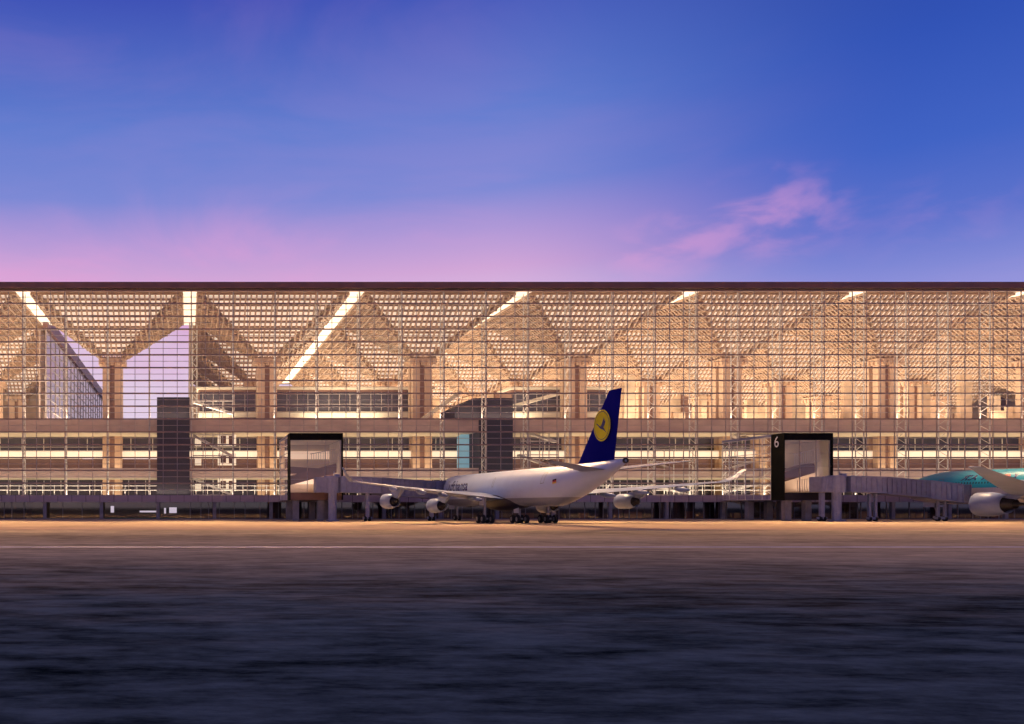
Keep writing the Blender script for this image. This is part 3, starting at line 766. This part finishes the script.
# ------------------------------------------------------------------ ground
def groundmat(name, c0, c1, sc, rough, spec=.4, bump=.6, painted_glow=None):
    m = bpy.data.materials.new(name); m.use_nodes = True; nt = m.node_tree; b = nt.nodes['Principled BSDF']
    tc = nt.nodes.new('ShaderNodeTexCoord')
    n1 = nt.nodes.new('ShaderNodeTexNoise'); n1.inputs['Scale'].default_value = sc; n1.inputs['Detail'].default_value = 11; n1.inputs['Roughness'].default_value = .74
    n2 = nt.nodes.new('ShaderNodeTexNoise'); n2.inputs['Scale'].default_value = sc*.09; n2.inputs['Detail'].default_value = 4
    gm = nt.nodes.new('ShaderNodeMapping'); gm.inputs['Scale'].default_value = (.45, 1, 1); nt.links.new(tc.outputs['Object'], gm.inputs[0])
    for n in (n1, n2): nt.links.new(gm.outputs[0], n.inputs['Vector'])
    mx = nt.nodes.new('ShaderNodeMath'); mx.operation = 'MULTIPLY_ADD'; mx.inputs[1].default_value = .65
    h = nt.nodes.new('ShaderNodeMath'); h.operation = 'MULTIPLY'; h.inputs[1].default_value = .4
    nt.links.new(n2.outputs['Fac'], h.inputs[0]); nt.links.new(n1.outputs['Fac'], mx.inputs[0]); nt.links.new(h.outputs[0], mx.inputs[2])
    r = nt.nodes.new('ShaderNodeValToRGB'); r.color_ramp.elements[0].position = .43; r.color_ramp.elements[1].position = .62
    r.color_ramp.elements[0].color = (*c0, 1); r.color_ramp.elements[1].color = (*c1, 1)
    nt.links.new(mx.outputs[0], r.inputs[0]); nt.links.new(r.outputs[0], b.inputs['Base Color'])
    if painted_glow:      # terminal's warm glow painted into the colour, fading raggedly to dark near asphalt
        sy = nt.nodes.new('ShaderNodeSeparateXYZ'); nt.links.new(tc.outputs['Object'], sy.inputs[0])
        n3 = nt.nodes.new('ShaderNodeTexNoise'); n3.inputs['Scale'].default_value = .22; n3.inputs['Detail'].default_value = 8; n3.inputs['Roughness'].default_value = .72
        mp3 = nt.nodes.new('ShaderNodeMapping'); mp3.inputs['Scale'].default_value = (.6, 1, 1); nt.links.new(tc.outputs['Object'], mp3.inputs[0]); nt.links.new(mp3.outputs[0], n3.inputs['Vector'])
        ma = nt.nodes.new('ShaderNodeMath'); ma.operation = 'MULTIPLY_ADD'; ma.inputs[1].default_value = painted_glow[3]; nt.links.new(n3.outputs['Fac'], ma.inputs[0]); nt.links.new(sy.outputs['Y'], ma.inputs[2])
        wr = nt.nodes.new('ShaderNodeMapRange'); wr.inputs[1].default_value = painted_glow[1]+painted_glow[3]*.5; wr.inputs[2].default_value = painted_glow[2]+painted_glow[3]*.5; wr.interpolation_type = 'SMOOTHSTEP'; nt.links.new(ma.outputs[0], wr.inputs[0])
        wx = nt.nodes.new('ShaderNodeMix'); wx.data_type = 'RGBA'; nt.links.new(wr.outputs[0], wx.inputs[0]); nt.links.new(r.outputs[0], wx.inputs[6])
        w2 = nt.nodes.new('ShaderNodeHueSaturation'); w2.inputs['Color'].default_value = (*painted_glow[0], 1); wv = nt.nodes.new('ShaderNodeMapRange'); wv.inputs[1].default_value = .4; wv.inputs[2].default_value = .65; wv.inputs[3].default_value = .5; wv.inputs[4].default_value = 1.4
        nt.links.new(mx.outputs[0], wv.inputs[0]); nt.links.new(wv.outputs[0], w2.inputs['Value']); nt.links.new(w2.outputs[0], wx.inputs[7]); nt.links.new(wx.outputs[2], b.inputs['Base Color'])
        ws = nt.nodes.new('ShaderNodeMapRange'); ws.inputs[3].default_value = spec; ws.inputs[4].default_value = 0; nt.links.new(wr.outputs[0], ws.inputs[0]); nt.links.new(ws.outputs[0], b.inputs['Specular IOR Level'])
    rm = nt.nodes.new('ShaderNodeMapRange'); rm.inputs[3].default_value = rough+.15; rm.inputs[4].default_value = rough-.12
    nt.links.new(n1.outputs['Fac'], rm.inputs[0]); nt.links.new(rm.outputs[0], b.inputs['Roughness'])
    if painted_glow:
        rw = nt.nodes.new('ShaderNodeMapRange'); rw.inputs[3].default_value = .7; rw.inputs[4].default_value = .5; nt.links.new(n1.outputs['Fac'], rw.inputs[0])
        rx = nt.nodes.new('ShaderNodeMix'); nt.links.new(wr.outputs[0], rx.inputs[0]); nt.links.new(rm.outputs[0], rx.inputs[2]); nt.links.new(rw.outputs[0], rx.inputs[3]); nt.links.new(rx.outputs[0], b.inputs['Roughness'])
    b.inputs['Specular IOR Level'].default_value = spec
    bp = nt.nodes.new('ShaderNodeBump'); bp.inputs['Strength'].default_value = bump; bp.inputs['Distance'].default_value = .03
    nt.links.new(n1.outputs['Fac'], bp.inputs['Height']); nt.links.new(bp.outputs[0], b.inputs['Normal'])
    if painted_glow:
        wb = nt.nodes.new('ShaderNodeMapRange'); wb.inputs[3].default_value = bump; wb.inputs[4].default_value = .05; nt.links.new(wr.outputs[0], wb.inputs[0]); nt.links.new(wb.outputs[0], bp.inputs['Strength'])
    return m
b = MB(); b.quad((-2500, -800, 0), (2500, -800, 0), (2500, 3500, 0), (-2500, 3500, 0))
tag(b.build('ground', groundmat('dark_asphalt_apron', (.010, .018, .017), (.17, .24, .215), .8, .6, spec=0, bump=1.0, painted_glow=((.60, .50, .29), 16, 58, 36))), kind='structure')
b = MB(); b.quad((-400, 100, .004), (600, 100, .004), (600, 181.5, .004), (-400, 181.5, .004))
tag(b.build('concrete_apron', groundmat('pale_concrete_stand', (.54, .39, .25), (.70, .52, .35), .25, .5, spec=0, bump=.03)), kind='structure')
b = MB(); b.quad((-400, 58.3, .004), (600, 58.3, .004), (600, 59.3, .004), (-400, 59.3, .004))
tag(b.build('painted_line', M['paint']), kind='structure')
b = MB(); b.box(-400, 600, 181.6, 182.0, -.1, .13)
tag(b.build('kerb', M['conc']), kind='structure')
b = MB(); b.quad((-400, 182.0, .02), (600, 182.0, .02), (600, 340, .02), (-400, 340, .02))
tag(b.build('terminal_forecourt', M['conc']), kind='structure')

for k in range(-3, 8):       # added fill at the roof edge on every bay line, warming the far apron
    arealight('added_apron_fill', (X0+k*P, YF-2.2, ZR-.2), 8, .4, 5600, col=(1, .64, .34), rot=(math.radians(-42), 0, 0), parent=T, spread=math.radians(48))

for k in range(-3, 7):       # second added fill between the bay lines, reaching the middle apron
    arealight('added_apron_fill', (X0+(k+.55)*P, YF-2.6, ZR+.2), 3, .3, 4300, col=(1, .56, .28), rot=(math.radians(-62), 0, 0), parent=T, spread=math.radians(50))
# ------------------------------------------------------------------ world: dusk sky
w = bpy.data.worlds.new('World'); S.world = w; w.use_nodes = True; nt = w.node_tree
bg = nt.nodes['Background']; N = nt.nodes.new; Lk = nt.links.new
tc = N('ShaderNodeTexCoord'); sp = N('ShaderNodeSeparateXYZ'); Lk(tc.outputs['Generated'], sp.inputs[0])
def ramp(stops):
    r = N('ShaderNodeValToRGB'); cr = r.color_ramp
    while len(cr.elements) < len(stops): cr.elements.new(.5)
    for e, (p, c) in zip(cr.elements, stops): e.position = p; e.color = (*c, 1)
    return r
def s2l(c): return tuple(((v/255+.055)/1.055)**2.4 if v > 10 else v/3294 for v in c)
g1 = ramp([(0, s2l((238, 224, 242))), (.17, s2l((230, 210, 238))), (.245, s2l((208, 163, 213))), (.28, s2l((176, 150, 213))), (.32, s2l((122, 134, 211))), (.385, s2l((92, 121, 205))), (.50, s2l((56, 74, 178))), (1, s2l((45, 60, 150)))])
g2 = ramp([(0, s2l((190, 180, 225))), (.17, s2l((150, 150, 220))), (.24, s2l((88, 110, 202))), (.30, s2l((58, 94, 194))), (.38, s2l((42, 78, 180))), (.50, s2l((28, 52, 150))), (1, s2l((30, 50, 140)))])
Lk(sp.outputs['Z'], g1.inputs[0]); Lk(sp.outputs['Z'], g2.inputs[0])
az = N('ShaderNodeMapRange'); az.inputs[1].default_value = .30; az.inputs[2].default_value = .60; az.interpolation_type = 'SMOOTHSTEP'; Lk(sp.outputs['X'], az.inputs[0])
mx = N('ShaderNodeMix'); mx.data_type = 'RGBA'; Lk(az.outputs[0], mx.inputs[0]); Lk(g1.outputs[0], mx.inputs[6]); Lk(g2.outputs[0], mx.inputs[7])
# thin pink cloud
mp = N('ShaderNodeMapping'); mp.inputs['Scale'].default_value = (1.5, 1.5, 5.0); mp.inputs['Rotation'].default_value = (0, .25, 0); Lk(tc.outputs['Generated'], mp.inputs[0])
nz = N('ShaderNodeTexNoise'); nz.inputs['Scale'].default_value = 1.7; nz.inputs['Detail'].default_value = 7; nz.inputs['Roughness'].default_value = .55; nz.inputs['Distortion'].default_value = .5
Lk(mp.outputs[0], nz.inputs['Vector'])
cm = N('ShaderNodeMapRange'); cm.inputs[1].default_value = .45; cm.inputs[2].default_value = .68; cm.inputs[4].default_value = .6; cm.interpolation_type = 'SMOOTHSTEP'; Lk(nz.outputs['Fac'], cm.inputs[0])
ce = N('ShaderNodeMapRange'); ce.inputs[1].default_value = .34; ce.inputs[2].default_value = .23; ce.inputs[3].default_value = .10; Lk(sp.outputs['Z'], ce.inputs[0])
def patch(d, r_):
    v = N('ShaderNodeVectorMath'); v.operation = 'SUBTRACT'; Lk(tc.outputs['Generated'], v.inputs[0]); v.inputs[1].default_value = d
    v2 = N('ShaderNodeVectorMath'); v2.operation = 'MULTIPLY'; Lk(v.outputs[0], v2.inputs[0]); v2.inputs[1].default_value = (1, 1, 1.7)
    v3 = N('ShaderNodeVectorMath'); v3.operation = 'LENGTH'; Lk(v2.outputs[0], v3.inputs[0])
    q = N('ShaderNodeMapRange'); q.inputs[1].default_value = r_; q.inputs[2].default_value = 0; q.interpolation_type = 'SMOOTHSTEP'; Lk(v3.outputs['Value'], q.inputs[0]); return q
nb = N('ShaderNodeTexNoise'); nb.inputs['Scale'].default_value = 15; nb.inputs['Detail'].default_value = 7; nb.inputs['Distortion'].default_value = .25
mp2 = N('ShaderNodeMapping'); mp2.inputs['Scale'].default_value = (1, 1, 2.2); mp2.inputs['Rotation'].default_value = (0, .5, 0); Lk(tc.outputs['Generated'], mp2.inputs[0]); Lk(mp2.outputs[0], nb.inputs['Vector'])
nbr = N('ShaderNodeMapRange'); nbr.inputs[1].default_value = .42; nbr.inputs[2].default_value = .66; nbr.interpolation_type = 'SMOOTHSTEP'; Lk(nb.outputs['Fac'], nbr.inputs[0])
pa = patch((.525, .81, .262), .095); pb = patch((.45, .85, .245), .075); pc = patch((.63, .75, .24), .10)
s1 = N('ShaderNodeMath'); s1.operation = 'ADD'; Lk(pa.outputs[0], s1.inputs[0]); Lk(pb.outputs[0], s1.inputs[1])
s2_ = N('ShaderNodeMath'); s2_.operation = 'MULTIPLY_ADD'; Lk(pc.outputs[0], s2_.inputs[0]); s2_.inputs[1].default_value = .25; Lk(s1.outputs[0], s2_.inputs[2])
s3 = N('ShaderNodeMath'); s3.operation = 'MULTIPLY'; Lk(s2_.outputs[0], s3.inputs[0]); Lk(nbr.outputs[0], s3.inputs[1]); s3.use_clamp = True
cg = N('ShaderNodeMapRange'); cg.inputs[3].default_value = 1.25; cg.inputs[4].default_value = .1; Lk(az.outputs[0], cg.inputs[0])
cg2 = N('ShaderNodeMath'); cg2.operation = 'MULTIPLY'; Lk(cg.outputs[0], cg2.inputs[0]); Lk(cm.outputs[0], cg2.inputs[1])
cf = N('ShaderNodeMath'); cf.operation = 'MULTIPLY'; Lk(cg2.outputs[0], cf.inputs[0]); Lk(ce.outputs[0], cf.inputs[1])
mc = N('ShaderNodeMix'); mc.data_type = 'RGBA'; 
s4 = N('ShaderNodeMath'); s4.operation = 'MULTIPLY_ADD'; Lk(s3.outputs[0], s4.inputs[0]); s4.inputs[1].default_value = .5; Lk(cf.outputs[0], s4.inputs[2]); s4.use_clamp = True
Lk(s4.outputs[0], mc.inputs[0]); Lk(mx.outputs[2], mc.inputs[6]); mc.inputs[7].default_value = (*s2l((226, 158, 212)), 1)
# faint physical twilight component
sk_ = N('ShaderNodeTexSky'); sk_.sky_type = 'NISHITA'; sk_.sun_disc = False; sk_.sun_elevation = math.radians(2); sk_.sun_rotation = math.radians(200)
ad = N('ShaderNodeMix'); ad.data_type = 'RGBA'; ad.blend_type = 'ADD'; ad.inputs[0].default_value = .01; Lk(mc.outputs[2], ad.inputs[6]); Lk(sk_.outputs[0], ad.inputs[7])
Lk(ad.outputs[2], bg.inputs[0])
# the eastern half of the dusk sky and the zenith are darker than the afterglow behind the terminal
dy = N('ShaderNodeMapRange'); dy.inputs[1].default_value = -.35; dy.inputs[2].default_value = .45; dy.inputs[3].default_value = .62; dy.interpolation_type = 'SMOOTHSTEP'; Lk(sp.outputs['Y'], dy.inputs[0])
dz = N('ShaderNodeMapRange'); dz.inputs[1].default_value = .9; dz.inputs[2].default_value = .5; dz.inputs[3].default_value = .45; dz.interpolation_type = 'SMOOTHSTEP'; Lk(sp.outputs['Z'], dz.inputs[0])
dm = N('ShaderNodeMath'); dm.operation = 'MULTIPLY'; Lk(dy.outputs[0], dm.inputs[0]); Lk(dz.outputs[0], dm.inputs[1]); Lk(dm.outputs[0], bg.inputs[1])

sl = bpy.data.lights.new('sun', 'SUN'); sl.energy = .08; sl.angle = math.radians(15); sl.color = (1, .75, .7)
so = bpy.data.objects.new('sun', sl); COL.objects.link(so); so.rotation_euler = (math.radians(75), 0, math.radians(-20))

# ------------------------------------------------------------------ camera
cam = bpy.data.cameras.new('camera'); co = bpy.data.objects.new('camera', cam); COL.objects.link(co)
co.location = (0, 0, H); co.rotation_euler = (math.radians(90), 0, 0)
cam.sensor_width = 36; cam.lens = 894.4/1024*36; cam.shift_x = (512-187.5)/1024; cam.shift_y = (506-362)/1024
cam.clip_end = 6000; cam.clip_start = .1
S.camera = co
S.view_settings.view_transform = 'Standard'; S.view_settings.look = 'None'; S.view_settings.exposure = 0; S.view_settings.gamma = 1
